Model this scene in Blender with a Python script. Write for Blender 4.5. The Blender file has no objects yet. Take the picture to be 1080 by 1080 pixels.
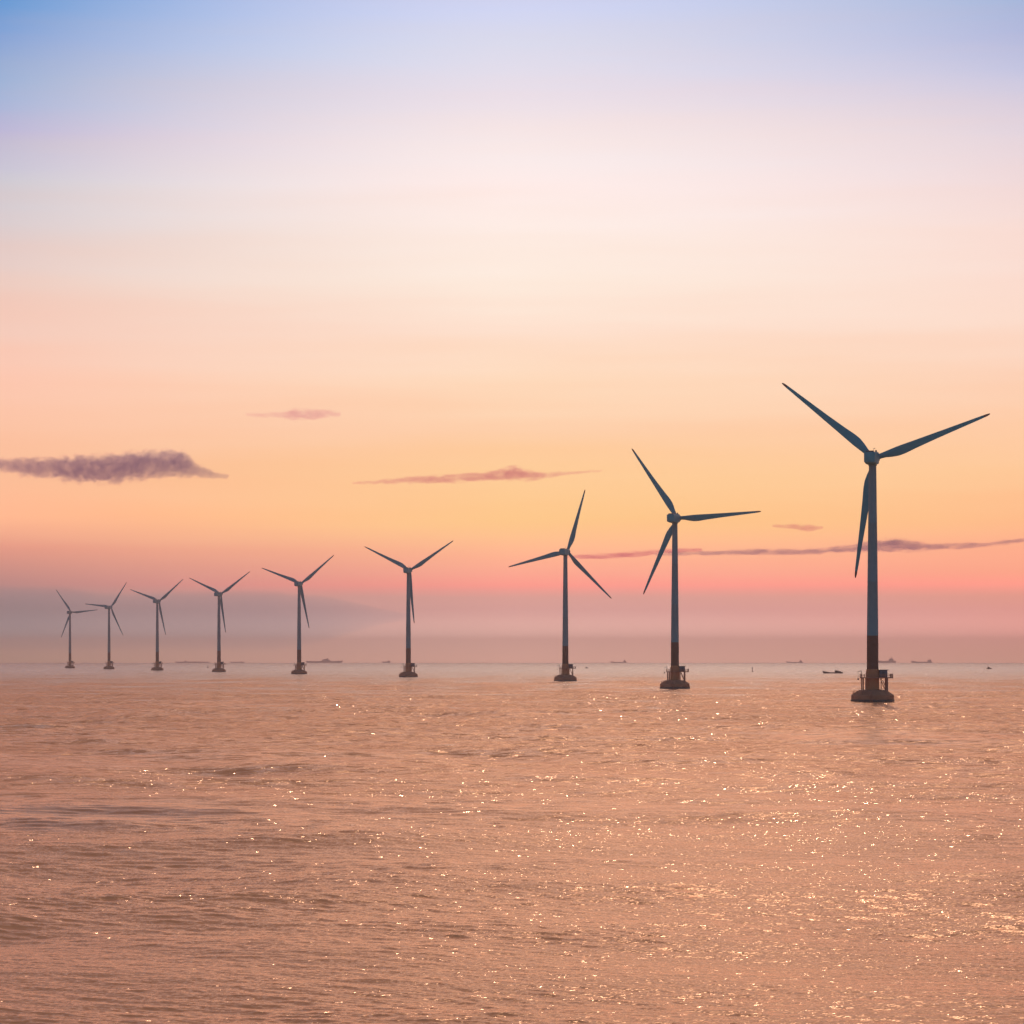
import bpy, bmesh, math, random
import numpy as np
from mathutils import Matrix, Vector

random.seed(7)
scene = bpy.context.scene
COL = scene.collection

# ------------------------------------------------------------------ camera
F = 2700.0            # focal length in pixels of the 1080 px photograph
H0 = 693.3            # row of the true (level) horizon
CAM_H = 16.5          # the camera stands on a bridge deck, metres above the sea
RE = 7.4e6            # earth radius with refraction

cam_data = bpy.data.cameras.new("camera")
cam = bpy.data.objects.new("camera", cam_data)
COL.objects.link(cam)
cam.location = (0, 0, CAM_H)
cam.rotation_euler = (math.pi / 2, 0, 0)
cam_data.sensor_width = 36
cam_data.lens = F / 1080 * 36
cam_data.shift_y = (H0 - 540) / 1080
cam_data.clip_start = 0.5
cam_data.clip_end = 120000
scene.camera = cam

scene.view_settings.view_transform = 'Standard'
scene.view_settings.look = 'None'
scene.view_settings.exposure = 0
scene.view_settings.gamma = 1
scene.cycles.use_denoising = True
scene.cycles.use_adaptive_sampling = False
scene.cycles.max_bounces = 6
scene.cycles.volume_bounces = 0
scene.cycles.transparent_max_bounces = 16

# ------------------------------------------------------------------ sun and sky
SUN_EL, SUN_AZ = math.radians(38), math.radians(5)
SUN_STRENGTH = 0.5
sd = Vector((math.sin(SUN_AZ) * math.cos(SUN_EL), math.cos(SUN_AZ) * math.cos(SUN_EL), math.sin(SUN_EL)))
sl = bpy.data.lights.new("sun", 'SUN')
sl.energy = SUN_STRENGTH
sl.angle = math.radians(0.5)
sl.color = (1.0, 0.74, 0.55)
so = bpy.data.objects.new("sun", sl)
COL.objects.link(so)
so.rotation_euler = sd.to_track_quat('Z', 'Y').to_euler()
so.location = (300, 200, 400)


def lin(c):
    return tuple((v / 255 / 12.92) if v / 255 <= 0.04045 else ((v / 255 + 0.055) / 1.055) ** 2.4 for v in c)


# sky colours by elevation (rows of level sight above the horizon), dusk afterglow
SKY_ROWS = [0, 50, 100, 150, 200, 250, 300, 350, 400, 450, 500, 550, 580, 605, 618, 628, 645, 670, 698]
SKY_L = [(115,158,212),(150,172,214),(172,184,216),(200,192,212),(214,204,209),(226,205,202),(238,205,193),(246,204,187),(252,200,176),(252,196,165),(252,190,152),(252,182,145),(228,156,136),(202,144,134),(190,141,135),(182,141,136),(176,141,136),(171,138,132),(166,131,122)]
SKY_C = [(203,208,236),(220,219,236),(235,223,232),(248,232,231),(254,235,230),(254,235,225),(254,234,219),(254,224,204),(254,218,188),(254,208,171),(254,204,152),(254,199,141),(254,184,145),(252,168,146),(246,158,144),(224,158,148),(214,160,152),(205,158,148),(195,151,139)]
SKY_R = [(168,184,220),(190,192,222),(215,206,223),(232,215,221),(243,219,217),(250,221,211),(252,221,207),(253,217,197),(253,209,181),(254,204,166),(254,200,152),(254,188,140),(253,174,141),(252,165,140),(247,157,140),(230,155,141),(222,155,145),(208,150,140),(190,141,129)]
#LINTAB
LIN_L = [(0.0685, 0.2960, 0.6608), (0.2314, 0.3718, 0.6832), (0.3442, 0.4648, 0.7037), (0.5178, 0.4902, 0.7064), (0.6435, 0.6201, 0.6832), (0.7606, 0.6295, 0.6258), (0.8921, 0.6375, 0.5603), (0.9786, 0.6342, 0.5214), (1.0648, 0.6280, 0.4774), (1.0826, 0.6114, 0.4160), (1.1013, 0.5833, 0.3502), (1.2181, 0.5792, 0.3291), (0.9625, 0.3917, 0.2795), (0.7402, 0.3317, 0.2800), (0.6296, 0.3122, 0.2896), (0.5742, 0.3340, 0.3158), (0.5497, 0.3476, 0.3256), (0.8060, 0.6111, 0.5715), (1.0179, 0.6849, 0.4967)]
LIN_C = [(0.6480, 0.6786, 0.9093), (0.7278, 0.7421, 0.8926), (0.8575, 0.7666, 0.8418), (0.9828, 0.8499, 0.8401), (1.0508, 0.9006, 0.8731), (1.0444, 0.8804, 0.7945), (1.0522, 0.8864, 0.7637), (1.0676, 0.8134, 0.6621), (1.0819, 0.7705, 0.5464), (1.0962, 0.6903, 0.4335), (1.1300, 0.6918, 0.3435), (1.1788, 0.6891, 0.2875), (1.2626, 0.6047, 0.3351), (1.3048, 0.5065, 0.3553), (1.3806, 0.4280, 0.3464), (0.9951, 0.4785, 0.4063), (1.0478, 0.5405, 0.4895), (1.8060, 1.0130, 0.8572), (2.2304, 1.2485, 0.9595)]
LIN_R = [(0.3288, 0.4829, 0.7402), (0.4499, 0.4968, 0.7461), (0.6276, 0.6114, 0.7850), (0.8127, 0.6890, 0.7471), (0.9104, 0.7329, 0.7383), (1.0002, 0.7681, 0.7033), (1.0287, 0.7625, 0.6622), (1.0507, 0.7842, 0.6539), (1.0649, 0.6936, 0.5045), (1.0990, 0.6702, 0.4220), (1.1267, 0.6666, 0.3511), (1.1875, 0.5935, 0.2846), (1.2426, 0.5187, 0.3101), (1.2919, 0.4830, 0.3047), (1.4456, 0.4362, 0.3318), (1.0761, 0.4476, 0.3430), (1.1643, 0.4779, 0.4132), (1.8566, 0.7831, 0.6588), (1.9266, 0.9314, 0.6693)]
#ENDLIN
ABOVE = [(0.30, (0.36, 0.27, 0.28)), (0.38, (0.36, 0.20, 0.14)), (0.60, (0.22, 0.11, 0.07))]   # unseen warm sky band, added above the frame to tint sea and bases
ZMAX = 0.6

world = bpy.data.worlds.new("World")
scene.world = world
world.use_nodes = True
wt = world.node_tree
wn, wl = wt.nodes, wt.links
bg = wn['Background']
sky = wn.new('ShaderNodeTexSky')
sky.sky_type = 'NISHITA'
sky.sun_disc = False
sky.sun_elevation = SUN_EL
sky.sun_rotation = SUN_AZ
NISHITA = 0.10


def node(nt, typ, **kw):
    n = nt.nodes.new(typ)
    for k, v in kw.items():
        setattr(n, k, v)
    return n


def math_node(nt, op, a, b=None, clamp=False):
    n = nt.nodes.new('ShaderNodeMath')
    n.operation = op
    n.use_clamp = clamp
    for i, v in enumerate((a, b)):
        if v is None:
            continue
        if isinstance(v, (int, float)):
            n.inputs[i].default_value = v
        else:
            nt.links.new(v, n.inputs[i])
    return n.outputs[0]


def map_range(nt, v, a, b, c=0.0, d=1.0, smooth=True):
    n = nt.nodes.new('ShaderNodeMapRange')
    n.interpolation_type = 'SMOOTHSTEP' if smooth else 'LINEAR'
    nt.links.new(v, n.inputs['Value'])
    for k, x in zip(('From Min', 'From Max', 'To Min', 'To Max'), (a, b, c, d)):
        n.inputs[k].default_value = x
    return n.outputs['Result']


def mix_rgb(nt, fac, a, b, mode='MIX'):
    n = nt.nodes.new('ShaderNodeMix')
    n.data_type = 'RGBA'
    n.blend_type = mode
    n.clamp_factor = True
    for sock, v in ((n.inputs[0], fac), (n.inputs[6], a), (n.inputs[7], b)):
        if isinstance(v, (int, float)):
            sock.default_value = v
        elif isinstance(v, tuple):
            sock.default_value = (*v, 1) if len(v) == 3 else v
        else:
            nt.links.new(v, sock)
    return n.outputs[2]


def ramp_node(nt, fac, stops, interp='LINEAR'):
    n = nt.nodes.new('ShaderNodeValToRGB')
    cr = n.color_ramp
    cr.interpolation = interp
    stops = sorted(stops)
    cr.elements[0].position, cr.elements[0].color = stops[0][0], (*stops[0][1], 1)
    cr.elements[1].position, cr.elements[1].color = stops[-1][0], (*stops[-1][1], 1)
    for p, c in stops[1:-1]:
        e = cr.elements.new(p)
        e.color = (*c, 1)
    nt.links.new(fac, n.inputs[0])
    return n.outputs[0]


tc = wn.new('ShaderNodeTexCoord')
sep = wn.new('ShaderNodeSeparateXYZ')
wl.new(tc.outputs['Generated'], sep.inputs[0])
dx, dy, dz = sep.outputs
# thin horizontal veils: bend the elevation a little with a stretched noise
mp = wn.new('ShaderNodeMapping')
mp.inputs['Scale'].default_value = (5, 5, 70)
wl.new(tc.outputs['Generated'], mp.inputs[0])
nz = node(wt, 'ShaderNodeTexNoise')
nz.inputs['Scale'].default_value = 1.0
nz.inputs['Detail'].default_value = 4
nz.inputs['Roughness'].default_value = 0.5
wl.new(mp.outputs[0], nz.inputs['Vector'])
veil = math_node(wt, 'SUBTRACT', nz.outputs['Fac'], 0.5)
bend = math_node(wt, 'MULTIPLY', map_range(wt, dz, 0.02, 0.09), 0.018)
dzb = math_node(wt, 'ADD', dz, math_node(wt, 'MULTIPLY', veil, bend))
pos = math_node(wt, 'DIVIDE', dzb, ZMAX, clamp=True)


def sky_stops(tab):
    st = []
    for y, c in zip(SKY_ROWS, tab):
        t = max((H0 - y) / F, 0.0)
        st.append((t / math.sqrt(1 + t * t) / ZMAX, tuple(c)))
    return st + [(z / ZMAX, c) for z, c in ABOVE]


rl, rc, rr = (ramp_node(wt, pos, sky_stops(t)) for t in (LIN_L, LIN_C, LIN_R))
fr = map_range(wt, dx, 0.0, 0.195, smooth=False)
fl = map_range(wt, dx, 0.0, -0.195, smooth=False)
fr = math_node(wt, 'POWER', fr, 1.6)
fl = math_node(wt, 'POWER', fl, map_range(wt, dz, 0.05, 0.2, 0.95, 1.6))
glow = mix_rgb(wt, fr, mix_rgb(wt, fl, rc, rl), rr)
vfac = math_node(wt, 'ADD', math_node(wt, 'MULTIPLY', veil, 0.13), 1.0)
vcol = wn.new('ShaderNodeCombineColor')
wl.new(math_node(wt, 'ADD', math_node(wt, 'MULTIPLY', veil, 0.03), 1.0), vcol.inputs[0])
wl.new(vfac, vcol.inputs[1])
wl.new(math_node(wt, 'ADD', math_node(wt, 'MULTIPLY', veil, 0.16), 1.0), vcol.inputs[2])
glow = mix_rgb(wt, 1.0, glow, vcol.outputs[0], 'MULTIPLY')
base = mix_rgb(wt, 1.0, sky.outputs[0], (NISHITA * 0.7, NISHITA * 1.15, NISHITA * 1.2), 'MULTIPLY')
front = map_range(wt, dy, -0.1, 0.6)
wl.new(mix_rgb(wt, front, base, glow), bg.inputs['Color'])
bg.inputs['Strength'].default_value = 1.0


# ------------------------------------------------------------------ helpers
def place(px, py, dist):
    """World point seen at pixel (px, py) of the photograph at a depth of dist metres."""
    return Vector(((px - 540) / F * dist, dist, CAM_H + (H0 - py) / F * dist))


def sea_z(d):
    return -d * d / (2 * RE)


def new_mat(name):
    m = bpy.data.materials.new(name)
    m.use_nodes = True
    return m, m.node_tree, m.node_tree.nodes['Principled BSDF']


def paint(name, col, rough=0.5, metal=0.0, wear=0.25, scale=0.6, streak=0.15):
    """Painted or bare surface with blotchy weathering and rain streaks."""
    m, nt, b = new_mat(name)
    t = node(nt, 'ShaderNodeTexCoord')
    n1 = node(nt, 'ShaderNodeTexNoise')
    n1.inputs['Scale'].default_value = scale
    n1.inputs['Detail'].default_value = 5
    nt.links.new(t.outputs['Object'], n1.inputs['Vector'])
    mpn = node(nt, 'ShaderNodeMapping')
    mpn.inputs['Scale'].default_value = (2.2, 2.2, 0.06)
    nt.links.new(t.outputs['Object'], mpn.inputs[0])
    n2 = node(nt, 'ShaderNodeTexNoise')
    n2.inputs['Scale'].default_value = 1.0
    n2.inputs['Detail'].default_value = 3
    nt.links.new(mpn.outputs[0], n2.inputs['Vector'])
    f = math_node(nt, 'ADD', math_node(nt, 'MULTIPLY', n1.outputs['Fac'], wear),
                  math_node(nt, 'MULTIPLY', n2.outputs['Fac'], streak), clamp=True)
    dark = tuple(c * 0.45 for c in col)
    nt.links.new(mix_rgb(nt, f, col, dark), b.inputs['Base Color'])
    nt.links.new(map_range(nt, n1.outputs['Fac'], 0.3, 0.7, max(rough - 0.1, 0.05), rough + 0.1), b.inputs['Roughness'])
    b.inputs['Metallic'].default_value = metal
    return m


M = {
    'tower': paint('tower_paint', (0.10, 0.195, 0.245), 0.6),
    'blade': paint('blade_paint', (0.005, 0.20, 0.27), 0.6, streak=0.05),
    'tip': paint('tip_paint', (0.16, 0.05, 0.045), 0.6),
    'nacelle': paint('nacelle_paint', (0.02, 0.22, 0.29), 0.6),
    'band': paint('band_paint', (0.12, 0.035, 0.015), 0.65, wear=0.4),
    'rust': paint('rust_paint', (0.55, 0.16, 0.06), 0.7, wear=0.5),
    'concrete': paint('cap_concrete', (0.46, 0.15, 0.08), 0.85, wear=0.5, scale=0.4),
    'weed': paint('wet_concrete', (0.035, 0.03, 0.032), 0.5, wear=0.5),
    'steel': paint('platform_steel', (0.4, 0.12, 0.07), 0.6),
    'dark': paint('dark_steel', (0.05, 0.05, 0.06), 0.5),
    'cabin': paint('cabin_steel', (0.11, 0.10, 0.13), 0.6),
    'hull': paint('hull_paint', (0.05, 0.022, 0.02), 0.55),
    'wood': paint('boat_wood', (0.10, 0.05, 0.035), 0.7),
    'house': paint('deckhouse_paint', (0.45, 0.36, 0.36), 0.6),
    'grey_hull': paint('ship_paint', (0.55, 0.36, 0.34), 0.6),
    'buoy': paint('buoy_paint', (0.20, 0.03, 0.02), 0.5),
}


def link_mesh(name, bm, m, parent=None, smooth=None):
    bmesh.ops.recalc_face_normals(bm, faces=bm.faces)
    me = bpy.data.meshes.new(name)
    bm.to_mesh(me)
    bm.free()
    if smooth is not None:
        me.polygons.foreach_set('use_smooth', [True] * len(me.polygons))
        me.set_sharp_from_angle(angle=math.radians(smooth))
    me.materials.append(m)
    o = bpy.data.objects.new(name, me)
    COL.objects.link(o)
    if parent is not None:
        o.parent = parent
    return o


def thing(name, label, cat, loc=(0, 0, 0), rz=0.0, group=None):
    o = bpy.data.objects.new(name, None)
    o.empty_display_size = 1
    COL.objects.link(o)
    o.location = loc
    o.rotation_euler = (0, 0, rz)
    o['label'], o['category'] = label, cat
    if group:
        o['group'] = group
    return o


def box(bm, lo, hi, mat=None, bevel=0.0):
    r = bmesh.ops.create_cube(bm, size=1)
    c = [(a + b) / 2 for a, b in zip(lo, hi)]
    s = [b - a for a, b in zip(lo, hi)]
    for v in r['verts']:
        v.co = Vector((c[0] + v.co.x * s[0], c[1] + v.co.y * s[1], c[2] + v.co.z * s[2]))
    if bevel:
        es = list({e for v in r['verts'] for e in v.link_edges})
        bmesh.ops.bevel(bm, geom=es, offset=bevel, segments=3, affect='EDGES', profile=0.5)
    return r['verts']


def tube(bm, a, b, r1, r2=None, n=10):
    a, b = Vector(a), Vector(b)
    r2 = r1 if r2 is None else r2
    d = b - a
    q = d.to_track_quat('Z', 'Y').to_matrix()
    ra = [bm.verts.new(a + q @ Vector((math.cos(t) * r1, math.sin(t) * r1, 0))) for t in (2 * math.pi * i / n for i in range(n))]
    rb = [bm.verts.new(b + q @ Vector((math.cos(t) * r2, math.sin(t) * r2, 0))) for t in (2 * math.pi * i / n for i in range(n))]
    for i in range(n):
        bm.faces.new((ra[i], ra[(i + 1) % n], rb[(i + 1) % n], rb[i]))
    bm.faces.new(ra[::-1])
    bm.faces.new(rb)


def lathe(bm, prof, n=48, axis='Z'):
    rings = []
    for r, z in prof:
        ring = []
        for i in range(n):
            t = 2 * math.pi * i / n
            x, y = math.cos(t) * r, math.sin(t) * r
            ring.append(bm.verts.new((x, y, z) if axis == 'Z' else (x, z, y)))
        rings.append(ring)
    for a, b in zip(rings, rings[1:]):
        for i in range(n):
            bm.faces.new((a[i], a[(i + 1) % n], b[(i + 1) % n], b[i]))
    bm.faces.new(rings[0][::-1])
    bm.faces.new(rings[-1])


# ------------------------------------------------------------------ the sea
def build_sea():
    half = math.radians(16)
    fine = np.linspace(-half, half, 900)
    side = np.concatenate([np.linspace(half, math.radians(40), 90)[1:], np.linspace(math.radians(40), math.pi, 60)[1:]])
    ang = np.concatenate([-side[::-1], fine, side])
    ang = ang[:-1]                                    # the last column closes on the first
    p = np.arange(480, 30, -0.27)
    r_near = F * CAM_H / p
    r_in = np.array([3, 8, 16, 28, 42, 56, 68, 78, 86, 90])
    r_far = np.geomspace(r_near[-1], 17000, 330)[1:]
    r = np.concatenate([r_in, r_near, r_far])
    na, nr = len(ang), len(r)
    R, A = np.meshgrid(r, ang, indexing='ij')
    X = R * np.sin(A)
    Y = R * np.cos(A)
    Z = -R * R / (2 * RE)
    gap = np.gradient(r)
    rng = np.random.default_rng(3)
    DX = np.zeros_like(X); DY = np.zeros_like(X); DZ = np.zeros_like(X)
    fine_cols = np.abs(ang) <= math.radians(17.5)
    c0, c1 = np.argmax(fine_cols), na - np.argmax(fine_cols[::-1])
    Xf, Yf = X[:, c0:c1], Y[:, c0:c1]
    n_w = 170
    lam = np.exp(rng.uniform(math.log(0.45), math.log(4.5), n_w))
    lam = np.concatenate([lam, np.exp(rng.uniform(math.log(10.0), math.log(70.0), 70))])     # and a low swell
    for L in lam:
        th = math.radians(180 + 22) + rng.normal(0, 0.42 if L < 8 else 0.6)          # waves run from ahead towards the camera
        k = 2 * math.pi / L
        slope = 0.0125 * (1.0 if L < 2.0 else (2.0 / L) ** 0.9) * rng.uniform(0.5, 1.3)
        if L > 8:
            slope = 0.009 * rng.uniform(0.5, 1.3)
        amp = slope / k
        ph = rng.uniform(0, 2 * math.pi)
        fade = np.clip((L / np.maximum(gap, 0.02) - 2.2) / 3.0, 0, 1)
        rows = np.nonzero(fade > 0)[0]
        if not len(rows):
            continue
        a0, a1 = rows[0], rows[-1] + 1
        f = (fade[a0:a1] * amp)[:, None]
        kx, ky = k * math.sin(th), k * math.cos(th)
        phase = Xf[a0:a1] * kx + Yf[a0:a1] * ky + ph
        s, c = np.sin(phase), np.cos(phase)
        DZ[a0:a1, c0:c1] += f * c
        DX[a0:a1, c0:c1] -= f * s * (kx / k) * 0.9
        DY[a0:a1, c0:c1] -= f * s * (ky / k) * 0.9
    # gusts: the chop is stronger in some patches of water than in others
    g = np.zeros_like(Xf)
    for _ in range(14):
        L = rng.uniform(18, 90)
        th = rng.uniform(0, 2 * math.pi)
        g += np.sin((Xf * math.sin(th) * 0.45 + Yf * math.cos(th)) * 2 * math.pi / L + rng.uniform(0, 6.28))
    g = np.clip(1.0 + 0.09 * g, 0.5, 1.5)
    edge = np.clip((math.radians(17) - np.abs(ang[c0:c1])) / math.radians(1.5), 0, 1)[None, :]
    for D in (DX, DY, DZ):
        D[:, c0:c1] *= g * edge
    co = np.stack([X + DX, Y + DY, Z + DZ], axis=-1).reshape(-1, 3)
    idx = np.arange(nr * na).reshape(nr, na)
    a = idx[:-1, :]
    b = np.roll(idx, -1, axis=1)[:-1, :]
    c = np.roll(idx, -1, axis=1)[1:, :]
    d = idx[1:, :]
    quads = np.stack([a, b, c, d], axis=-1).reshape(-1, 4)
    me = bpy.data.meshes.new('sea')
    me.vertices.add(len(co))
    me.vertices.foreach_set('co', co.astype(np.float32).ravel())
    me.loops.add(quads.size)
    me.loops.foreach_set('vertex_index', quads.astype(np.int32).ravel())
    me.polygons.add(len(quads))
    me.polygons.foreach_set('loop_start', np.arange(0, quads.size, 4, dtype=np.int32))
    me.polygons.foreach_set('use_smooth', np.ones(len(quads), dtype=bool))
    me.update(calc_edges=True)
    # close the hole at the foot of the camera
    bm = bmesh.new()
    bm.from_mesh(me)
    bm.verts.ensure_lookup_table()
    bm.faces.new([bm.verts[i] for i in range(na)][::-1])
    bm.to_mesh(me)
    bm.free()
    m, nt, bs = new_mat('sea_water')
    geo = node(nt, 'ShaderNodeNewGeometry')
    P = geo.outputs['Position']

    def ripple(scale, sx, sy, detail):
        mpn = node(nt, 'ShaderNodeMapping')
        mpn.inputs['Scale'].default_value = (sx, sy, sy)
        mpn.inputs['Rotation'].default_value = (0, 0, math.radians(-12))
        nt.links.new(P, mpn.inputs[0])
        n = node(nt, 'ShaderNodeTexNoise')
        n.inputs['Scale'].default_value = scale
        n.inputs['Detail'].default_value = detail
        n.inputs['Roughness'].default_value = 0.68
        nt.links.new(mpn.outputs[0], n.inputs['Vector'])
        v = node(nt, 'ShaderNodeVectorMath', operation='SUBTRACT')
        nt.links.new(n.outputs['Color'], v.inputs[0])
        v.inputs[1].default_value = (0.5, 0.5, 0.5)
        return v.outputs[0]

    # large patches of ruffled and calm water
    mpn = node(nt, 'ShaderNodeMapping')
    mpn.inputs['Scale'].default_value = (0.35, 1, 1)
    nt.links.new(P, mpn.inputs[0])
    pn = node(nt, 'ShaderNodeTexNoise')
    pn.inputs['Scale'].default_value = 0.02
    pn.inputs['Detail'].default_value = 3
    nt.links.new(mpn.outputs[0], pn.inputs['Vector'])
    gust = map_range(nt, pn.outputs['Fac'], 0.3, 0.7, 0.65, 1.25)
    sp = node(nt, 'ShaderNodeSeparateXYZ')
    nt.links.new(P, sp.inputs[0])
    dist = math_node(nt, 'SQRT', math_node(nt, 'ADD', math_node(nt, 'MULTIPLY', sp.outputs[0], sp.outputs[0]),
                                          math_node(nt, 'MULTIPLY', sp.outputs[1], sp.outputs[1])))

    def slick(cx, cy, rx, ry):
        u = math_node(nt, 'DIVIDE', math_node(nt, 'SUBTRACT', sp.outputs[0], cx), rx)
        v = math_node(nt, 'DIVIDE', math_node(nt, 'SUBTRACT', sp.outputs[1], cy), ry)
        q = math_node(nt, 'ADD', math_node(nt, 'MULTIPLY', u, u), math_node(nt, 'MULTIPLY', v, v))
        q = math_node(nt, 'ADD', q, math_node(nt, 'MULTIPLY', math_node(nt, 'SUBTRACT', pn2.outputs['Fac'], 0.5), 2.2))
        return map_range(nt, q, 0.3, 1.2, 1.0, 0.0)

    pn2 = node(nt, 'ShaderNodeTexNoise')
    pn2.inputs['Scale'].default_value = 0.12
    pn2.inputs['Detail'].default_value = 4
    nt.links.new(mpn.outputs[0], pn2.inputs['Vector'])
    calm = math_node(nt, 'MAXIMUM', slick(-47, 268, 20, 26), slick(76, 525, 24, 55))
    amt = math_node(nt, 'MULTIPLY', gust, math_node(nt, 'SUBTRACT', 1.0, math_node(nt, 'MULTIPLY', calm, 0.6)))

    # the geometry carries the waves close by; farther out their slope is in the ripples
    far = map_range(nt, dist, 120, 600, 0.0, 1.0)
    r1 = ripple(6.0, 0.6, 1.0, 5)
    r2 = ripple(0.5, 0.5, 1.0, 4)

    def scaled(v, k):
        s = node(nt, 'ShaderNodeVectorMath', operation='SCALE')
        nt.links.new(v, s.inputs[0])
        if isinstance(k, (int, float)):
            s.inputs['Scale'].default_value = k
        else:
            nt.links.new(k, s.inputs['Scale'])
        return s.outputs[0]

    def vadd(a, b):
        s = node(nt, 'ShaderNodeVectorMath', operation='ADD')
        nt.links.new(a, s.inputs[0]); nt.links.new(b, s.inputs[1])
        return s.outputs[0]

    k1 = math_node(nt, 'MULTIPLY', amt, RIPPLE)
    k2 = math_node(nt, 'MULTIPLY', math_node(nt, 'MULTIPLY', amt, far), map_range(nt, dist, 1200, 4500, SWELL, SWELL * 0.45))
    tilt = vadd(scaled(r1, k1), scaled(r2, k2))
    flat = node(nt, 'ShaderNodeVectorMath', operation='MULTIPLY')
    nt.links.new(tilt, flat.inputs[0])
    flat.inputs[1].default_value = (0.8, 1.0, 0.0)
    nn = node(nt, 'ShaderNodeVectorMath', operation='NORMALIZE')
    nt.links.new(vadd(geo.outputs['Normal'], flat.outputs[0]), nn.inputs[0])
    nt.nodes.remove(bs)
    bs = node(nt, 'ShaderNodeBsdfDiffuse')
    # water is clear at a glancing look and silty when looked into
    fg = node(nt, 'ShaderNodeFresnel')
    fg.inputs['IOR'].default_value = 1.333
    tint = mix_rgb(nt, map_range(nt, fg.outputs[0], 0.86, 0.98), SHEEN, (1.0, 0.97, 0.95))
    fz = node(nt, 'ShaderNodeFresnel')
    fz.inputs['IOR'].default_value = 1.52
    nt.links.new(nn.outputs[0], fz.inputs['Normal'])
    rough = map_range(nt, dist, 120, 900, SEA_ROUGH, FAR_ROUGH, smooth=False)
    gls = []
    for _ in range(2):
        gl = node(nt, 'ShaderNodeBsdfGlossy')
        nt.links.new(tint, gl.inputs['Color'])
        gls.append(gl)
    nt.links.new(rough, gls[0].inputs['Roughness'])
    nt.links.new(nn.outputs[0], gls[0].inputs['Normal'])
    # separate facets that flash in the sun far out
    nf = node(nt, 'ShaderNodeVectorMath', operation='MULTIPLY')
    near_w = map_range(nt, dist, 350, 800, 1.0, 0.0)
    far_w = math_node(nt, 'SUBTRACT', 1.0, near_w)
    nt.links.new(vadd(scaled(ripple(1.3, 0.7, 1.0, 1), math_node(nt, 'MULTIPLY', math_node(nt, 'MULTIPLY', amt, near_w), 1.7)),
                      scaled(ripple(0.3, 2.0, 0.3, 1), math_node(nt, 'MULTIPLY', math_node(nt, 'MULTIPLY', amt, far_w), 1.7))), nf.inputs[0])
    nf.inputs[1].default_value = (1.0, 1.0, 0.0)
    nn2 = node(nt, 'ShaderNodeVectorMath', operation='NORMALIZE')
    nt.links.new(vadd(geo.outputs['Normal'], nf.outputs[0]), nn2.inputs[0])
    nt.links.new(nn2.outputs[0], gls[1].inputs['Normal'])
    nt.links.new(map_range(nt, dist, 300, 900, 0.10, 0.075), gls[1].inputs['Roughness'])
    gm = node(nt, 'ShaderNodeMixShader')
    nt.links.new(math_node(nt, 'MULTIPLY', map_range(nt, dist, 130, 350, 0.06, 0.24), map_range(nt, dist, 1200, 4000, 1.0, 0.2)), gm.inputs[0])
    nt.links.new(gls[0].outputs[0], gm.inputs[1])
    nt.links.new(gls[1].outputs[0], gm.inputs[2])
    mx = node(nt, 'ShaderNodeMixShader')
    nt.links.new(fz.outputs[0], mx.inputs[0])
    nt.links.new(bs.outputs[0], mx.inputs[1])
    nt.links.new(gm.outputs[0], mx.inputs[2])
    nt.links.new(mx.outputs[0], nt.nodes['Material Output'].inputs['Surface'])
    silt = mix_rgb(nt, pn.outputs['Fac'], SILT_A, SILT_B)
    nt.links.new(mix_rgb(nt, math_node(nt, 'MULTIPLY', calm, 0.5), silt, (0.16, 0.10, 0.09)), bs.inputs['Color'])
    me.materials.append(m)
    o = bpy.data.objects.new('sea', me)
    COL.objects.link(o)
    o['kind'] = 'structure'
    return o


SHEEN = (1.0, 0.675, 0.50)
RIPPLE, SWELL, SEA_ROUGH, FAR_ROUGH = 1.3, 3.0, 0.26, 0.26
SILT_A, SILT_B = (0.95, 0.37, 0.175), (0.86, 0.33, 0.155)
build_sea()

# ------------------------------------------------------------------ haze
HAZE_DENSITY = 1.0e-4
HAZE_COLOR = (1.0, 0.72, 0.70)
bm = bmesh.new()
box(bm, (-19000, -19000, -28), (19000, 19000, 150))
m = bpy.data.materials.new('haze_air')
m.use_nodes = True
nt = m.node_tree
nt.nodes.clear()
out = nt.nodes.new('ShaderNodeOutputMaterial')
pv = nt.nodes.new('ShaderNodeVolumePrincipled')
pv.inputs['Color'].default_value = (*HAZE_COLOR, 1)
pv.inputs['Density'].default_value = HAZE_DENSITY
pv.inputs['Anisotropy'].default_value = 0.55
nt.links.new(pv.outputs[0], out.inputs['Volume'])
hz = link_mesh('haze', bm, m)
hz['kind'] = 'stuff'

# ------------------------------------------------------------------ wind turbines
HUB = 91.0
ROT_R = 45.7
OVER = 5.4            # rotor centre ahead of the tower axis
TILT = math.radians(4)


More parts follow.
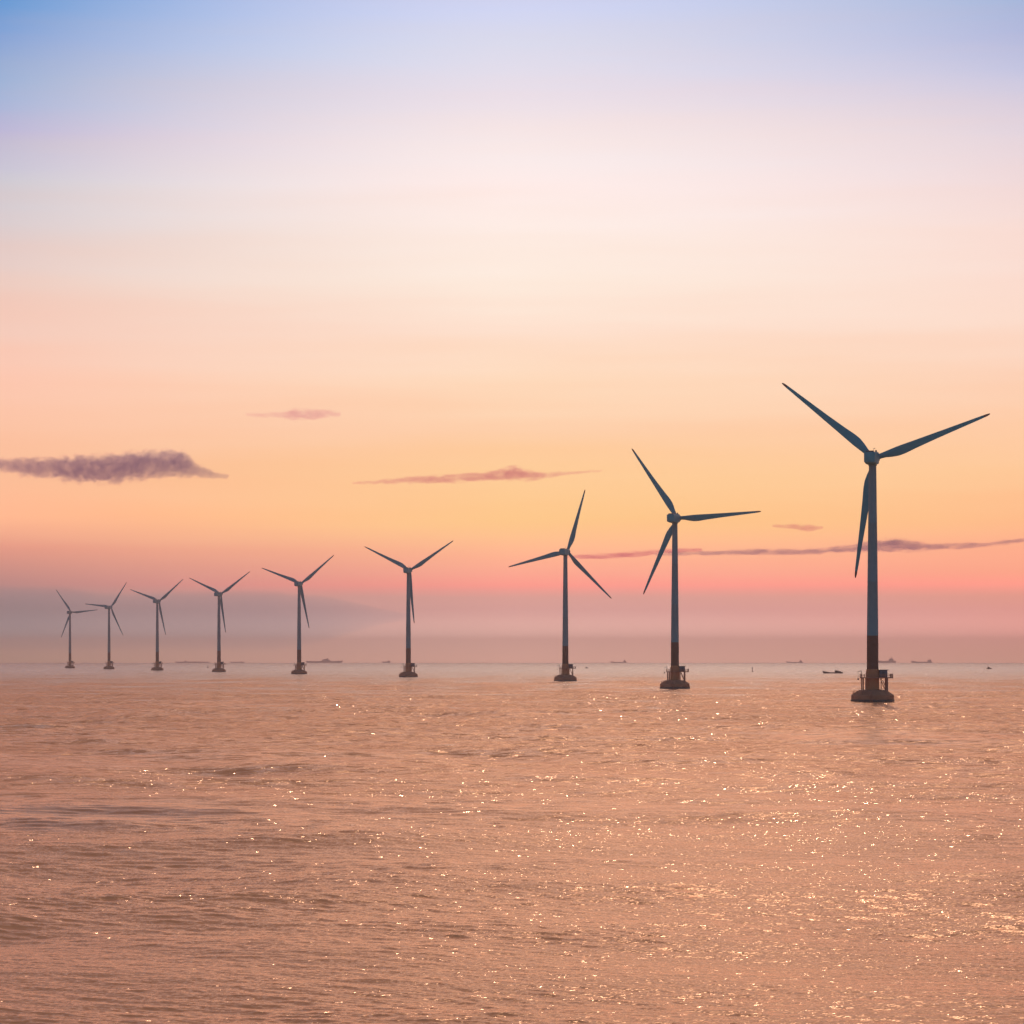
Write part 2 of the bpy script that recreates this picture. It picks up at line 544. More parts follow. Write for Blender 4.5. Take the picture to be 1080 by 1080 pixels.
def make_blade_bm(r0, r1, n_st, cap=True):
    """One blade along +Z; +X is the trailing edge."""
    bm = bmesh.new()
    rs = [r0 + (r1 - r0) * i / (n_st - 1) for i in range(n_st)]
    key_r = [1.0, 2.6, 4.0, 6.5, 9.0, 11.5, 16, 24, 34, 41, 44.3, 45.3, ROT_R]
    key_c = [2.0, 2.0, 2.25, 3.05, 3.6, 3.55, 3.0, 2.3, 1.6, 1.15, 0.85, 0.55, 0.12]
    key_l = [1.0, 1.0, 1.03, 1.10, 1.15, 1.10, 0.95, 0.75, 0.52, 0.38, 0.28, 0.16, 0.02]
    key_t = [1.0, 1.0, 0.86, 0.55, 0.40, 0.32, 0.26, 0.22, 0.19, 0.18, 0.18, 0.18, 0.18]
    key_w = [14, 14, 14, 13, 11.5, 10, 7, 3.5, 1, 0, 0, 0, 0]
    n = 20
    rings = []
    for r in rs:
        c, l, t, w = (float(np.interp(r, key_r, k)) for k in (key_c, key_l, key_t, key_w))
        ring = []
        round_ = max(0.0, min(1.0, (t - 0.3) / 0.7))
        cw, sw = math.cos(math.radians(w)), math.sin(math.radians(w))
        for i in range(n):
            a = 2 * math.pi * i / n
            u = (1 - math.cos(a)) / 2
            yc = math.sin(a) / 2
            ya = (1 if math.sin(a) >= 0 else -0.8) * 1.48 * (0.2969 * math.sqrt(u) - 0.126 * u - 0.3516 * u * u + 0.2843 * u ** 3 - 0.1015 * u ** 4) / 0.3
            y = (yc * round_ + ya * (1 - round_) * 0.5) * t * c
            x = -l + u * c
            ring.append(bm.verts.new((x * cw - y * sw, x * sw + y * cw + 0.0008 * r * r, r)))
        rings.append(ring)
    for p, q in zip(rings, rings[1:]):
        for i in range(n):
            bm.faces.new((p[i], p[(i + 1) % n], q[(i + 1) % n], q[i]))
    bm.faces.new(rings[0][::-1])
    bm.faces.new(rings[-1])
    return bm


def rotor_frame(yaw):
    a = Vector((math.sin(yaw) * math.cos(TILT), math.cos(yaw) * math.cos(TILT), math.sin(TILT)))
    u = Vector((math.cos(yaw), -math.sin(yaw), 0))
    v = u.cross(a)
    return a, u, v


def blade_matrix(yaw, phi):
    a, u, v = rotor_frame(yaw)
    s = u * math.cos(phi) + v * math.sin(phi)
    t = u * math.sin(phi) - v * math.cos(phi)
    y = s.cross(t)
    c = Vector((0, 0, HUB)) + a * OVER
    m = Matrix((t, y, s)).transposed().to_4x4()
    m.translation = c
    return m


def head_matrix(yaw):
    a, u, v = rotor_frame(yaw)
    m = Matrix((u, a, v)).transposed().to_4x4()
    m.translation = Vector((0, 0, HUB))
    return m


def build_turbine():
    root = thing('wind_turbine', '', 'wind turbine', group='wind turbines standing in a row in the sea')
    # foundation cap
    bm = bmesh.new()
    lathe(bm, [(7.95, 0.35), (7.95, 2.35), (7.7, 2.65), (5.3, 4.25), (4.9, 4.4), (0.4, 4.45)], 56)
    cap = link_mesh('foundation_cap', bm, M['concrete'], root, 30)
    bm = bmesh.new()
    lathe(bm, [(8.0, -4), (8.0, 0.1), (8.15, 0.2), (8.15, 0.75), (7.98, 0.85)], 56)
    link_mesh('wet_skirt', bm, M['weed'], cap, 30)
    bm = bmesh.new()
    for k in range(7):
        t = math.radians(140 + k * 18)
        for q in (0.0,):
            tube(bm, (7.3 * math.cos(t), 7.3 * math.sin(t), 2.6), (7.3 * math.cos(t), 7.3 * math.sin(t), 4.0), 0.06, n=6)
        t2 = math.radians(140 + (k + 1) * 18)
        if k < 6:
            for z in (3.3, 4.0):
                tube(bm, (7.3 * math.cos(t), 7.3 * math.sin(t), z), (7.3 * math.cos(t2), 7.3 * math.sin(t2), z), 0.05, n=6)
    link_mesh('edge_railing', bm, M['steel'], cap, 40)
    # transition piece, dark band, tower
    bm = bmesh.new()
    lathe(bm, [(2.75, 4.4), (2.75, 4.75), (2.5, 4.8), (2.5, 10.8), (2.32, 11.9), (2.32, 12.2)], 40)
    link_mesh('transition_piece', bm, M['rust'], root, 35)
    bm = bmesh.new()
    lathe(bm, [(2.17, 12.15), (2.15, 18.5), (2.13, 24.7)], 40)
    link_mesh('painted_band', bm, M['band'], root, 35)
    bm = bmesh.new()
    prof = []
    for z0, z1 in ((24.7, 45), (45, 67), (67, 88.2)):
        rad = lambda z: 2.12 + (1.38 - 2.12) * ((z - 24.7) / 63.5) ** 1.1
        prof += [(rad(z0) + 0.0, z0), (rad(z1 - 0.3), z1 - 0.3), (rad(z1) + 0.035, z1 - 0.25), (rad(z1) + 0.035, z1 - 0.02)]
    prof += [(1.62, 88.3), (1.62, 89.0)]
    lathe(bm, prof, 40)
    link_mesh('tower', bm, M['tower'], root, 35)
    # platform
    bm = bmesh.new()
    poly = [(-4.5, -2.2), (-2.6, -4.4), (2.6, -4.4), (4.4, -2.7), (7.3, -2.7), (7.3, 2.7), (4.4, 2.7), (2.6, 4.4), (-2.6, 4.4), (-4.5, 2.2)]
    lo = [bm.verts.new((x, y, 8.75)) for x, y in poly]
    hi = [bm.verts.new((x, y, 9.15)) for x, y in poly]
    bm.faces.new(lo[::-1]); bm.faces.new(hi)
    for i in range(len(poly)):
        j = (i + 1) % len(poly)
        bm.faces.new((lo[i], lo[j], hi[j], hi[i]))
    plat = link_mesh('platform', bm, M['steel'], root)
    bm = bmesh.new()
    pin = [(x * 0.985, y * 0.985) for x, y in poly]
    for i in range(len(pin)):
        a, b = Vector((*pin[i], 0)), Vector((*pin[(i + 1) % len(pin)], 0))
        n = max(1, round((b - a).length / 1.4))
        for k in range(n):
            p = a.lerp(b, k / n)
            tube(bm, (p.x, p.y, 9.15), (p.x, p.y, 10.3), 0.07, n=6)
        for z in (9.7, 10.3):
            tube(bm, (a.x, a.y, z), (b.x, b.y, z), 0.065, n=6)
    for y in (-2.6, 2.6):
        tube(bm, (7.1, y, 8.7), (7.1, y, 10.45), 0.2, n=8)
    link_mesh('railing', bm, M['steel'], plat, 40)
    for x, y, r in ((5.2, -2.2, 0.33), (5.2, 2.2, 0.33), (2.75, -3.0, 0.16), (2.75, 3.0, 0.16), (-3.9, -1.9, 0.2), (-3.9, 1.9, 0.2), (-3.0, -3.2, 0.2), (-3.0, 3.2, 0.2)):
        bm = bmesh.new()
        tube(bm, (x, y, 3.6), (x, y, 8.75), r, n=12)
        link_mesh('leg', bm, M['steel'], plat, 40)
    for y in (-2.2, 2.2):
        bm = bmesh.new()
        tube(bm, (3.2, y, 8.6), (4.95, y, 4.5), 0.15, n=8)
        link_mesh('brace', bm, M['steel'], plat, 40)
    bm = bmesh.new()                                              # davit on the outer corner
    tube(bm, (-4.3, -0.4, 9.15), (-4.3, -0.4, 11.6), 0.11, n=8)
    tube(bm, (-4.3, -0.4, 11.55), (-5.6, -0.6, 11.2), 0.09, n=8)
    tube(bm, (-5.5, -0.6, 11.2), (-5.5, -0.6, 8.7), 0.05, n=6)
    box(bm, (-5.75, -0.9, 8.1), (-5.25, -0.3, 8.7))
    link_mesh('davit', bm, M['dark'], plat, 40)
    # switch cabin
    bm = bmesh.new()
    box(bm, (2.45, -1.9, 9.15), (5.3, 1.9, 11.75), bevel=0.06)
    cab = link_mesh('switch_cabin', bm, M['cabin'], root, 40)
    bm = bmesh.new()
    box(bm, (2.35, -2.15, 11.752), (5.65, 2.15, 12.0), bevel=0.05)
    link_mesh('cabin_roof', bm, M['dark'], cab, 40)
    bm = bmesh.new()
    box(bm, (3.3, -1.96, 9.3), (4.3, -1.9, 11.3), bevel=0.02)
    link_mesh('cabin_door', bm, M['dark'], cab)
    # boat ladder
    bm = bmesh.new()
    for x in (-2.1, -1.4):
        tube(bm, (x, -7.5, -1), (x, -8.45, 0.3), 0.12, n=8)
        tube(bm, (x, -8.45, 0.3), (x, -8.0, 3.9), 0.12, n=8)
    for k in range(9):
        z = 0.5 + k * 0.38
        tube(bm, (-2.1, -8.44 + k * 0.045, z), (-1.4, -8.44 + k * 0.045, z), 0.05, n=6)
    link_mesh('boat_ladder', bm, M['steel'], root, 40)
    # nacelle: local x across, y towards the rotor, z up
    bm = bmesh.new()
    st = [(-9.3, 1.75, -1.35, 2.15), (-9.1, 2.0, -1.55, 2.35), (-5, 2.15, -2.1, 2.4), (-1.5, 2.15, -2.35, 2.4), (2.2, 2.1, -2.2, 2.3), (3.1, 1.85, -1.8, 2.0)]
    rings = []
    for y, w, z0, z1 in st:
        ring = []
        for cx, cz, t0 in ((w - 0.5, z1 - 0.5, 0), (-w + 0.5, z1 - 0.5, 90), (-w + 0.5, z0 + 0.5, 180), (w - 0.5, z0 + 0.5, 270)):
            for k in range(5):
                t = math.radians(t0 + k * 22.5)
                ring.append(bm.verts.new((cx + 0.5 * math.cos(t), y, cz + 0.5 * math.sin(t))))
        rings.append(ring)
    for p, q in zip(rings, rings[1:]):
        for i in range(len(p)):
            bm.faces.new((p[i], p[(i + 1) % len(p)], q[(i + 1) % len(p)], q[i]))
    bm.faces.new(rings[0][::-1]); bm.faces.new(rings[-1])
    nac = link_mesh('nacelle', bm, M['nacelle'], root, 40)
    bm = bmesh.new()
    box(bm, (-1.35, -8.4, 2.36), (1.2, -4.6, 2.85), bevel=0.08)
    link_mesh('cooler', bm, M['dark'], nac, 40)
    bm = bmesh.new()
    tube(bm, (0.9, -3.2, 2.3), (0.9, -3.2, 3.7), 0.06, n=6)
    tube(bm, (0.5, -3.2, 3.55), (1.3, -3.2, 3.55), 0.05, n=6)
    tube(bm, (1.3, -3.2, 3.5), (1.3, -3.2, 3.85), 0.12, n=8)
    link_mesh('wind_vane', bm, M['dark'], nac, 40)
    bm = bmesh.new()
    lathe(bm, [(0.4, 2.28), (0.4, 2.6), (0.3, 2.65), (0.3, 3.0), (0.1, 3.1)], 16)
    for v in bm.verts:
        v.co += Vector((1.15, 1.3, 0))
    link_mesh('beacon', bm, M['dark'], nac, 40)
    # hub, nose towards +y
    bm = bmesh.new()
    lathe(bm, [(1.75, 3.15), (2.0, 3.5), (2.1, 4.4), (2.08, 5.6), (1.85, 6.5), (1.4, 7.2), (0.8, 7.6), (0.1, 7.75)], 36, axis='Y')
    link_mesh('hub', bm, M['nacelle'], root, 40)
    for _ in range(3):
        b = link_mesh('blade', make_blade_bm(0.8, 43.2, 54), M['blade'], root, 60)
        link_mesh('blade_tip', make_blade_bm(43.2, ROT_R - 0.05, 10), M['tip'], b, 60)
    return root


TURBINES = [
    # tower px, px per metre, yaw of the rotor axis, angle of one blade, label
    (920.3, 2.82, 15.5, 20.2, 'nearest and tallest wind turbine at the right with teal blades and rust brown base'),
    (711.8, 1.97, 18.6, 3.7, 'second tallest wind turbine with one blade level to the right, left of the tallest turbine'),
    (596.3, 1.495, 17.0, 73.2, 'wind turbine in the middle with one blade pointing almost straight up'),
    (430.7, 1.235, 13.0, 33.2, 'Y shaped wind turbine below the long thin streak cloud, fourth tallest'),
    (315.5, 1.045, 15.0, 39.1, 'Y shaped wind turbine with the long hazy cargo ship directly right of its base'),
    (230.9, 0.90, 19.0, 35.0, 'Y shaped wind turbine with a small squat buoy on the water left of its base'),
    (165.9, 0.80, 18.0, 39.6, 'small hazy Y shaped wind turbine, third tower counted from the left edge'),
    (115.0, 0.716, 22.0, 53.5, 'small hazy wind turbine with one blade nearly level leftwards, second from left edge'),
    (73.8, 0.645, 12.0, 5.1, 'farthest and smallest wind turbine, palest in the haze, at the far left end'),
]


def pose(root, yaw, phi):
    yaw, phi = math.radians(yaw), math.radians(phi)
    k = 0
    for ch in root.children:
        base = ch.name.split('.')[0]
        if base == 'blade':
            ch.matrix_local = blade_matrix(yaw, phi + k * 2 * math.pi / 3)
            k += 1
        elif base in ('nacelle', 'hub'):
            ch.matrix_local = head_matrix(yaw)


def copy_tree(o, parent=None):
    c = o.copy()
    COL.objects.link(c)
    c.parent = parent
    for ch in list(o.children):
        copy_tree(ch, c)
    return c


proto = build_turbine()
for i, (px, s, yaw, phi, label) in enumerate(TURBINES):
    t = proto if i == 0 else copy_tree(proto)
    d = F / s
    t.location = ((px - 540) / F * d, d, sea_z(d))
    t['label'] = label
    pose(t, yaw, phi)


# ------------------------------------------------------------------ ships and boats
def hull_bm(L, B, depth, bow_rise, stern_rise, draft=1.5, n=24, bow_sign=-1, flare=0.8):
    """Hull along x; the bow is at bow_sign * L / 2."""
    bm = bmesh.new()
    rings = []
    for i in range(n + 1):
        u = i / n                                  # 0 stern, 1 bow
        x = bow_sign * (u - 0.5) * L
        w = B / 2 * min(1, 0.72 + u * 2.2) * (1 - max(0, (u - 0.62) / 0.38) ** 2.2 * 0.97)
        sheer = depth + bow_rise * max(0, (u - 0.55) / 0.45) ** 1.8 + stern_rise * max(0, (0.25 - u) / 0.25) ** 1.5
        rake = bow_sign * 0.05 * L * max(0, (u - 0.8) / 0.2) ** 2
        ring = []
        for fx, fz in ((1, 1), (flare, 0.0), (0.35, -1), (-0.35, -1), (-flare, 0.0), (-1, 1)):
            z = sheer if fz == 1 else (0 if fz == 0 else -draft)
            ring.append(bm.verts.new((x + (rake if fz == 1 else 0), w * fx, z)))
        rings.append(ring)
    for p, q in zip(rings, rings[1:]):
        for k in range(6):
            bm.faces.new((p[k], p[(k + 1) % 6], q[(k + 1) % 6], q[k]))
    bm.faces.new(rings[0]); bm.faces.new(rings[-1][::-1])
    return bm


def cargo_ship(px, dist, L, label, house_at, bow, hull_d=6.0, house_h=10.0, bow_rise=5.0, fore_mast=True, hatch=True, house_w=0.16, group=None, name='cargo_ship'):
    dist *= 1.42
    z = sea_z(dist)
    t = thing(name, label, 'ship', ((px - 540) / F * dist, dist, z), 0, group)
    t.scale = (1.42, 1.42, 1.42)
    B = max(L * 0.15, 8)
    link_mesh('hull', hull_bm(L, B, hull_d, bow_rise, 1.5, 4, bow_sign=bow), M['grey_hull'], t, 40)
    hx = house_at * L
    w = house_w * L
    bm = bmesh.new()
    box(bm, (hx - w / 2, -B * 0.38, hull_d - 0.5), (hx + w / 2, B * 0.38, hull_d + house_h * 0.55), bevel=0.3)
    h = link_mesh('deckhouse', bm, M['house'], t, 40)
    bm = bmesh.new()
    box(bm, (hx - w * 0.36, -B * 0.42, hull_d + house_h * 0.55), (hx + w * 0.3, B * 0.42, hull_d + house_h * 0.85), bevel=0.3)
    br = link_mesh('bridge', bm, M['house'], h, 40)
    bm = bmesh.new()
    box(bm, (hx + w * 0.05, -1.6, hull_d + house_h * 0.85), (hx + w * 0.28, 1.6, hull_d + house_h * 1.15), bevel=0.3)
    link_mesh('funnel', bm, M['dark'], h, 40)
    bm = bmesh.new()
    tube(bm, (hx - w * 0.1, 0, hull_d + house_h * 0.85), (hx - w * 0.1, 0, hull_d + house_h * 1.5), 0.35, 0.2, n=8)
    tube(bm, (hx - w * 0.1, -2, hull_d + house_h * 1.25), (hx - w * 0.1, 2, hull_d + house_h * 1.25), 0.2, n=6)
    link_mesh('mast', bm, M['dark'], h, 40)
    if hatch:
        bm = bmesh.new()
        x0, x1 = sorted((hx - math.copysign(w * 0.7, hx), bow * L * 0.33))
        for k in range(3):
            a = x0 + (x1 - x0) * k / 3 + 0.8
            b = x0 + (x1 - x0) * (k + 1) / 3 - 0.8
            box(bm, (a, -B * 0.3, hull_d - 0.3), (b, B * 0.3, hull_d + 0.9), bevel=0.15)
        link_mesh('hatch_cover', bm, M['grey_hull'], t, 40)
    if fore_mast:
        bm = bmesh.new()
        fx = bow * L * 0.43
        tube(bm, (fx, 0, hull_d), (fx, 0, hull_d + bow_rise + house_h * 0.45), 0.4, 0.25, n=8)
        tube(bm, (fx, 0, hull_d + bow_rise + 2), (fx - bow * 5, 0, hull_d + bow_rise), 0.2, n=6)
        link_mesh('foremast', bm, M['dark'], t, 40)
    return t


SHIPS = 'cargo ships on the hazy horizon'
cargo_ship(838.3, 12500, 78, 'low laden cargo ship on the horizon between the small beacon buoy and the tallest turbine', 0.36, -1, 3.2, 9.5, 4.5, group=SHIPS)
cargo_ship(934.5, 12200, 92, 'high sided cargo ship half hidden directly behind the tallest turbine', 0.27, -1, 9.0, 15, 1.5, hatch=False, house_w=0.24, group=SHIPS)
cargo_ship(972.5, 12300, 96, 'low cargo ship with raised bow and stern deckhouse, rightmost on the horizon', 0.37, -1, 4.2, 12, 6.0, house_w=0.2, group=SHIPS)
cargo_ship(652.8, 12900, 78, 'faint cargo ship on the horizon left of the second tallest turbine', 0.36, -1, 3.6, 10, 5.0, group=SHIPS)
cargo_ship(341.5, 12600, 172, 'longest cargo ship, faint on the horizon right of the fifth tallest turbine', 0.06, 1, 8.0, 12, 2.5, hatch=True, house_w=0.24, group=SHIPS)
cargo_ship(407.5, 13000, 40, 'tiny faint ship on the horizon just left of the fourth tallest turbine', 0.3, -1, 6.5, 5, 1.0, hatch=False, house_w=0.3, group=SHIPS)
cargo_ship(202.5, 13100, 166, 'very faint flat barge on the horizon between the sixth and seventh tallest turbines', -0.2, 1, 5.5, 5, 0.5, fore_mast=False, house_w=0.08, group='flat barges on the hazy horizon', name='cargo_barge')
cargo_ship(250.0, 13100, 68, 'very faint flat barge on the horizon just right of the sixth tallest turbine', 0.3, 1, 5.5, 3, 0.5, fore_mast=False, house_w=0.08, group='flat barges on the hazy horizon', name='cargo_barge')


def boat_dist(py):
    return F * CAM_H / (py - H0)


# open fishing boat
d = boat_dist(709.7)
t = thing('fishing_boat', 'long low dark fishing boat with raised bow and stern cabin, left of the tallest turbine', 'boat', ((878.6 - 540) / F * d, d, sea_z(d)))
link_mesh('hull', hull_bm(20.5, 4.2, 1.15, 1.5, 0.5, 0.8, bow_sign=-1), M['wood'], t, 40)
bm = bmesh.new(); box(bm, (2.0, -1.3, 0.9), (5.6, 1.3, 3.0), bevel=0.1)
cb = link_mesh('cabin', bm, M['wood'], t, 40)
bm = bmesh.new(); box(bm, (1.7, -1.55, 3.002), (6.0, 1.55, 3.15), bevel=0.04)
link_mesh('cabin_roof', bm, M['dark'], cb)
bm = bmesh.new(); box(bm, (5.62, -1.1, 0.9), (8.4, 1.1, 2.3), bevel=0.1)
link_mesh('engine_house', bm, M['hull'], t, 40)
bm = bmesh.new(); tube(bm, (2.6, 0, 3.1), (2.6, 0, 4.9), 0.07, 0.05, n=6); tube(bm, (-7.4, 0, 1.2), (-7.4, 0, 3.0), 0.08, n=6)
link_mesh('mast', bm, M['dark'], t)

# motor boat at the right edge
d = boat_dist(704.9)
t = thing('motor_boat', 'small dark motor boat with a forward cabin alone near the right edge', 'boat', ((1043.3 - 540) / F * d, d, sea_z(d)), math.radians(-20))
link_mesh('hull', hull_bm(7.2, 2.6, 0.9, 0.8, 0.2, 0.5, bow_sign=-1), M['hull'], t, 40)
bm = bmesh.new(); box(bm, (-2.4, -0.95, 0.7), (0.6, 0.95, 3.1), bevel=0.15)
link_mesh('cabin', bm, M['wood'], t, 40)
bm = bmesh.new(); box(bm, (0.7, -0.8, 0.7), (2.2, 0.8, 1.8), bevel=0.1)
link_mesh('engine_box', bm, M['dark'], t, 40)

# skiff right of the middle turbine
d = boat_dist(704.0)
t = thing('skiff', 'tiny dark skiff on the water just right of the middle turbine', 'boat', ((618.6 - 540) / F * d, d, sea_z(d)), 0)
link_mesh('hull', hull_bm(5.0, 1.9, 0.8, 0.6, 0.1, 0.4, bow_sign=1), M['hull'], t, 40)
bm = bmesh.new(); box(bm, (-1.2, -0.7, 0.6), (0.7, 0.7, 2.0), bevel=0.1)
link_mesh('cabin', bm, M['wood'], t, 40)


def buoy(px, py, scale, label, wide):
    d = boat_dist(py)
    t = thing('navigation_buoy', label, 'buoy', ((px - 540) / F * d, d, sea_z(d)), 0, 'navigation buoys')
    bm = bmesh.new(); lathe(bm, [(0.6 * wide, -0.8), (1.2 * wide, -0.3), (1.25 * wide, 0.7), (1.0 * wide, 1.1), (0.3, 1.25)], 24)
    link_mesh('float', bm, M['buoy'], t, 40)
    bm = bmesh.new()
    for a in range(4):
        c, s = math.cos(math.pi / 4 + a * math.pi / 2), math.sin(math.pi / 4 + a * math.pi / 2)
        tube(bm, (0.8 * wide * c, 0.8 * wide * s, 1.1), (0.3 * c, 0.3 * s, 3.6 * scale), 0.11, 0.08, n=6)
    for z, r in ((2.0, 0.62), (2.9, 0.44)):
        for a in range(4):
            c, s = math.cos(math.pi / 4 + a * math.pi / 2), math.sin(math.pi / 4 + a * math.pi / 2)
            tube(bm, (r * wide * c, r * wide * s, z * scale), (-r * wide * s, r * wide * c, z * scale), 0.06, n=6)
    link_mesh('frame', bm, M['buoy'], t)
    bm = bmesh.new(); lathe(bm, [(0.6, 3.6 * scale), (0.7, 3.7 * scale), (0.7, 4.3 * scale), (0.35, 4.6 * scale), (0.3, 5.2 * scale), (0.1, 5.4 * scale)], 16)
    link_mesh('lantern', bm, M['dark'], t, 40)


buoy(793.6, 708.0, 1.0, 'hourglass shaped beacon buoy standing alone right of the second tallest turbine', 0.9)
buoy(219.3, 703.3, 0.7, 'small squat buoy on the water just left of the sixth tallest turbine', 1.3)


# ------------------------------------------------------------------ clouds
def cloud(name, label, stations, dist, depth, density, color, noise_px, erode, group=None, aniso=0.55, soft=0.8, stretch=3.0, seed=0.0, scatter=0.2):
    """stations: (px, top row, bottom row). A closed hull; the density inside is eroded by noise."""
    k = dist / F
    xs = [(s[0] - 540) * k for s in stations]
    zc = [CAM_H + (H0 - (s[1] + s[2]) / 2) * k for s in stations]
    hz = [abs(s[2] - s[1]) / 2 * k for s in stations]
    x0, x1 = xs[0], xs[-1]
    z0, z1 = min(c - h for c, h in zip(zc, hz)), max(c + h for c, h in zip(zc, hz))
    hmax = max(hz)
    cx, cz = (x0 + x1) / 2, (z0 + z1) / 2
    bm = bmesh.new()
    rings = []
    N = 20
    cols = 96
    for i in range(cols + 1):
        x = x0 + (x1 - x0) * i / cols
        c = float(np.interp(x, xs, zc)); h = float(np.interp(x, xs, hz))
        ring = []
        for j in range(N):
            a = 2 * math.pi * j / N
            ring.append(bm.verts.new((x - cx, math.cos(a) * depth * (0.25 + 0.75 * h / hmax) * 1.1, c - cz + math.sin(a) * (h * 1.45 + 0.6 * k))))
        rings.append(ring)
    for p, q in zip(rings, rings[1:]):
        for j in range(N):
            bm.faces.new((p[j], p[(j + 1) % N], q[(j + 1) % N], q[j]))
    bm.faces.new(rings[0][::-1]); bm.faces.new(rings[-1])
    m = bpy.data.materials.new(name + '_vapour')
    m.use_nodes = True
    nt = m.node_tree
    nt.nodes.clear()
    out = nt.nodes.new('ShaderNodeOutputMaterial')
    vol = nt.nodes.new('ShaderNodeVolumePrincipled')
    vol.inputs['Color'].default_value = (0.95, 0.85, 1.0, 1)
    vol.inputs['Anisotropy'].default_value = aniso
    t = node(nt, 'ShaderNodeTexCoord')
    sp = node(nt, 'ShaderNodeSeparateXYZ')
    nt.links.new(t.outputs['Object'], sp.inputs[0])
    fx = map_range(nt, sp.outputs[0], x0 - cx, x1 - cx, smooth=False)
    st = []
    for x, c, h in zip(xs, zc, hz):
        st.append(((x - x0) / (x1 - x0), ((c - z0) / (z1 - z0), h / hmax, 0)))
    rp = ramp_node(nt, fx, st)
    rs = node(nt, 'ShaderNodeSeparateColor')
    nt.links.new(rp, rs.inputs[0])
    zcen = math_node(nt, 'ADD', math_node(nt, 'MULTIPLY', rs.outputs[0], z1 - z0), z0 - cz)
    hh = math_node(nt, 'MAXIMUM', math_node(nt, 'MULTIPLY', rs.outputs[1], hmax), hmax * 0.02)
    v = math_node(nt, 'DIVIDE', math_node(nt, 'SUBTRACT', sp.outputs[2], zcen), hh)
    w = math_node(nt, 'DIVIDE', sp.outputs[1], math_node(nt, 'ADD', math_node(nt, 'MULTIPLY', rs.outputs[1], 0.75 * depth), 0.25 * depth))
    r2 = math_node(nt, 'ADD', math_node(nt, 'MULTIPLY', v, v), math_node(nt, 'MULTIPLY', w, w))
    mpn = node(nt, 'ShaderNodeMapping')
    mpn.inputs['Scale'].default_value = (1 / stretch, 0.12, 1)
    mpn.inputs['Location'].default_value = (seed, seed * 0.7, 0)
    nt.links.new(t.outputs['Object'], mpn.inputs[0])
    n1 = node(nt, 'ShaderNodeTexNoise')
    n1.inputs['Scale'].default_value = 1 / (noise_px * k)
    n1.inputs['Detail'].default_value = 7
    n1.inputs['Roughness'].default_value = 0.7
    nt.links.new(mpn.outputs[0], n1.inputs['Vector'])
    e = math_node(nt, 'MULTIPLY', math_node(nt, 'SUBTRACT', n1.outputs['Fac'], 0.5), erode)
    body = math_node(nt, 'ADD', math_node(nt, 'SUBTRACT', 1.0, r2), e)
    dn = map_range(nt, body, 0.0, soft, 0.0, density)
    ab = nt.nodes.new('ShaderNodeVolumeAbsorption')
    ab.inputs['Color'].default_value = (*color, 1)
    nt.links.new(dn, ab.inputs['Density'])
    nt.links.new(math_node(nt, 'MULTIPLY', dn, scatter), vol.inputs['Density'])
    ad = nt.nodes.new('ShaderNodeAddShader')
    nt.links.new(ab.outputs[0], ad.inputs[0])
    nt.links.new(vol.outputs[0], ad.inputs[1])
    nt.links.new(ad.outputs[0], out.inputs['Volume'])
    m.cycles.volume_step_rate = 0.2
    o = link_mesh(name, bm, m)
    o.location = (cx, dist, cz)
    o.rotation_euler = (0, 0, -math.atan2(cx, dist))      # its long side lies square to the line of sight
    o['label'], o['category'] = label, 'cloud'
    if group:
        o['group'] = group
    return o


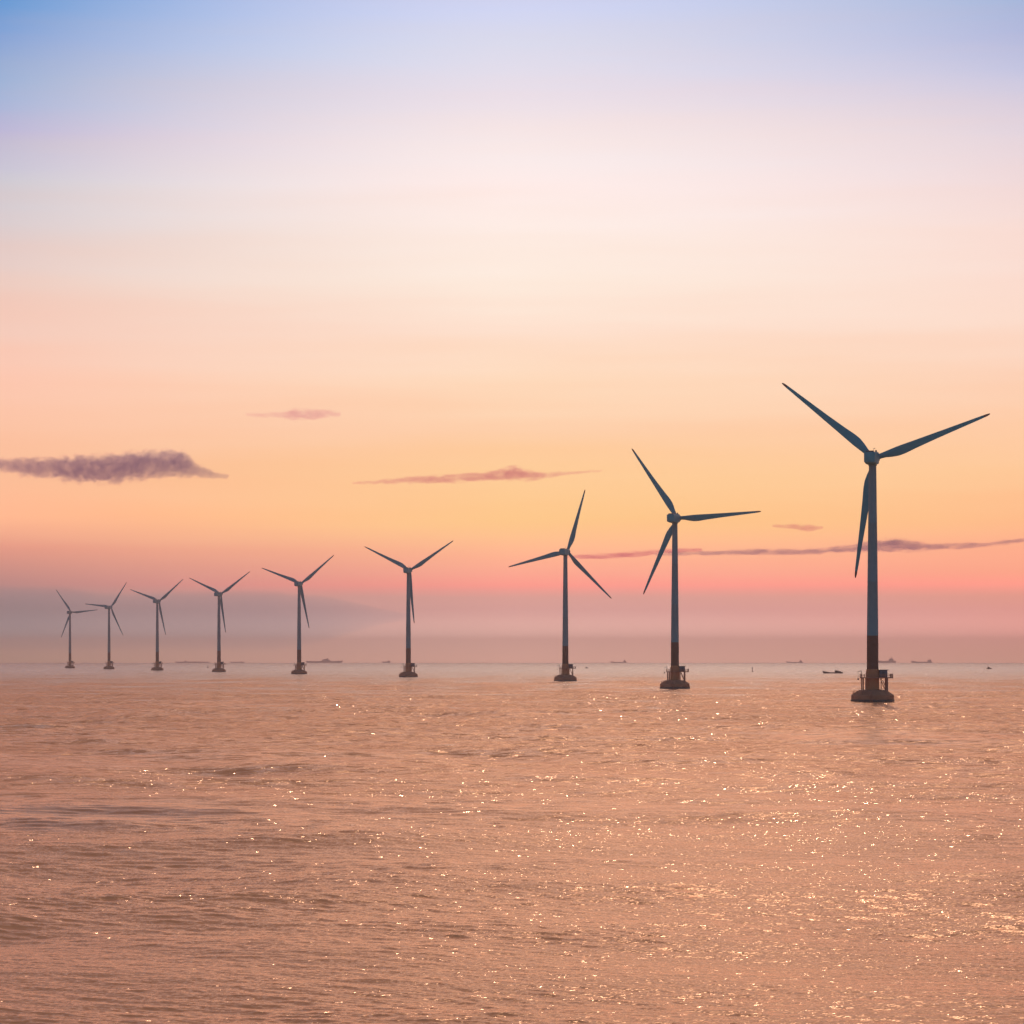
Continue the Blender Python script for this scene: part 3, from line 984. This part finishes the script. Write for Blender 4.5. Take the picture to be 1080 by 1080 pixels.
MAUVE = (0.12, 0.0, 0.55)
PINK = (0.62, 0.0, 0.46)
CLOUDS = 'clouds in the dusk sky'
cloud('cloud', 'thick mauve cloud with ragged top at the left edge',
      [(-60, 487, 498), (0, 485, 498), (20, 484, 502), (50, 482.5, 505), (75, 481, 509), (100, 479.5, 510), (125, 477.5, 509.5), (145, 475, 506.5), (160, 475.5, 504), (175, 474, 502.5),
       (190, 473, 502), (195, 476, 502), (201, 484, 502), (210, 488, 502.3), (222, 495, 502.5), (240, 500, 502.5)],
      12000, 420, 0.0019, (0.10, 0.0, 0.52), 7, 3.8, CLOUDS, scatter=0.2, aniso=-0.1, soft=0.7, stretch=1.5, seed=130)
cloud('cloud', 'long thin pink streak cloud above the fourth and third tallest turbines',
      [(372, 508.5, 510.5), (400, 506, 510.5), (431, 502.5, 510), (487, 499.8, 508.8), (524, 496, 507), (536, 493, 507), (543, 490.5, 507), (552, 494, 507), (565, 497, 506.5), (583, 498, 503.5), (600, 497.5, 500.5), (635, 495.5, 497)],
      12500, 260, 0.0024, PINK, 4.5, 5.5, CLOUDS, seed=911, stretch=3.5)
cloud('cloud', 'faint small pink wisp highest in the sky, above the fifth tallest turbine',
      [(260, 436.5, 439), (290, 436, 440), (312, 432, 442), (335, 432.5, 441), (359, 434, 438)],
      12500, 220, 0.0016, PINK, 3.5, 6.0, CLOUDS, seed=303, stretch=4)
cloud('cloud', 'long flat mauve cloud passing behind the tallest turbine',
      [(690, 582, 585), (760, 580, 585), (800, 578, 585), (849, 578.5, 584.5), (887, 576, 583), (926, 569.5, 582), (944, 567.5, 581.5), (961, 570.5, 582), (985, 574.5, 581), (1009, 573.5, 580), (1038, 572.5, 577), (1056, 570.5, 575.5), (1080, 568, 574), (1130, 566, 572)],
      12800, 330, 0.0024, MAUVE, 5, 6.0, CLOUDS, aniso=0.0, seed=520, stretch=3.5)
cloud('cloud', 'thin pink streak between the middle and second tallest turbines',
      [(596, 586, 589), (630, 584, 590), (665, 581.5, 588), (700, 578.5, 584), (740, 578, 582)],
      13000, 220, 0.0024, PINK, 4, 6.0, CLOUDS, seed=77, stretch=5)
cloud('cloud', 'tiny pink wisps left of the tallest turbine above the long flat cloud',
      [(815, 553.5, 556), (835, 552, 558), (850, 553, 561), (868, 555, 558)],
      12800, 180, 0.0022, PINK, 3.5, 5.0, CLOUDS, seed=41, stretch=4)
cloud('cloud', 'faint grey cloud bank low over the horizon behind the smallest turbines',
      [(-160, 614, 688), (0, 616, 688), (60, 617, 688), (85, 619, 688), (105, 623, 688), (140, 623.5, 688), (175, 622, 688), (210, 621, 688), (265, 619.5, 688), (290, 620.5, 688), (308, 623, 686), (330, 624, 682), (352, 627, 676), (375, 633, 668), (400, 640, 660), (430, 646, 653)],
      20200, 800, 0.00038, (0.2, 0.6, 0.85), 30, 0.5, CLOUDS, scatter=0.0, soft=0.3, seed=12, stretch=6)
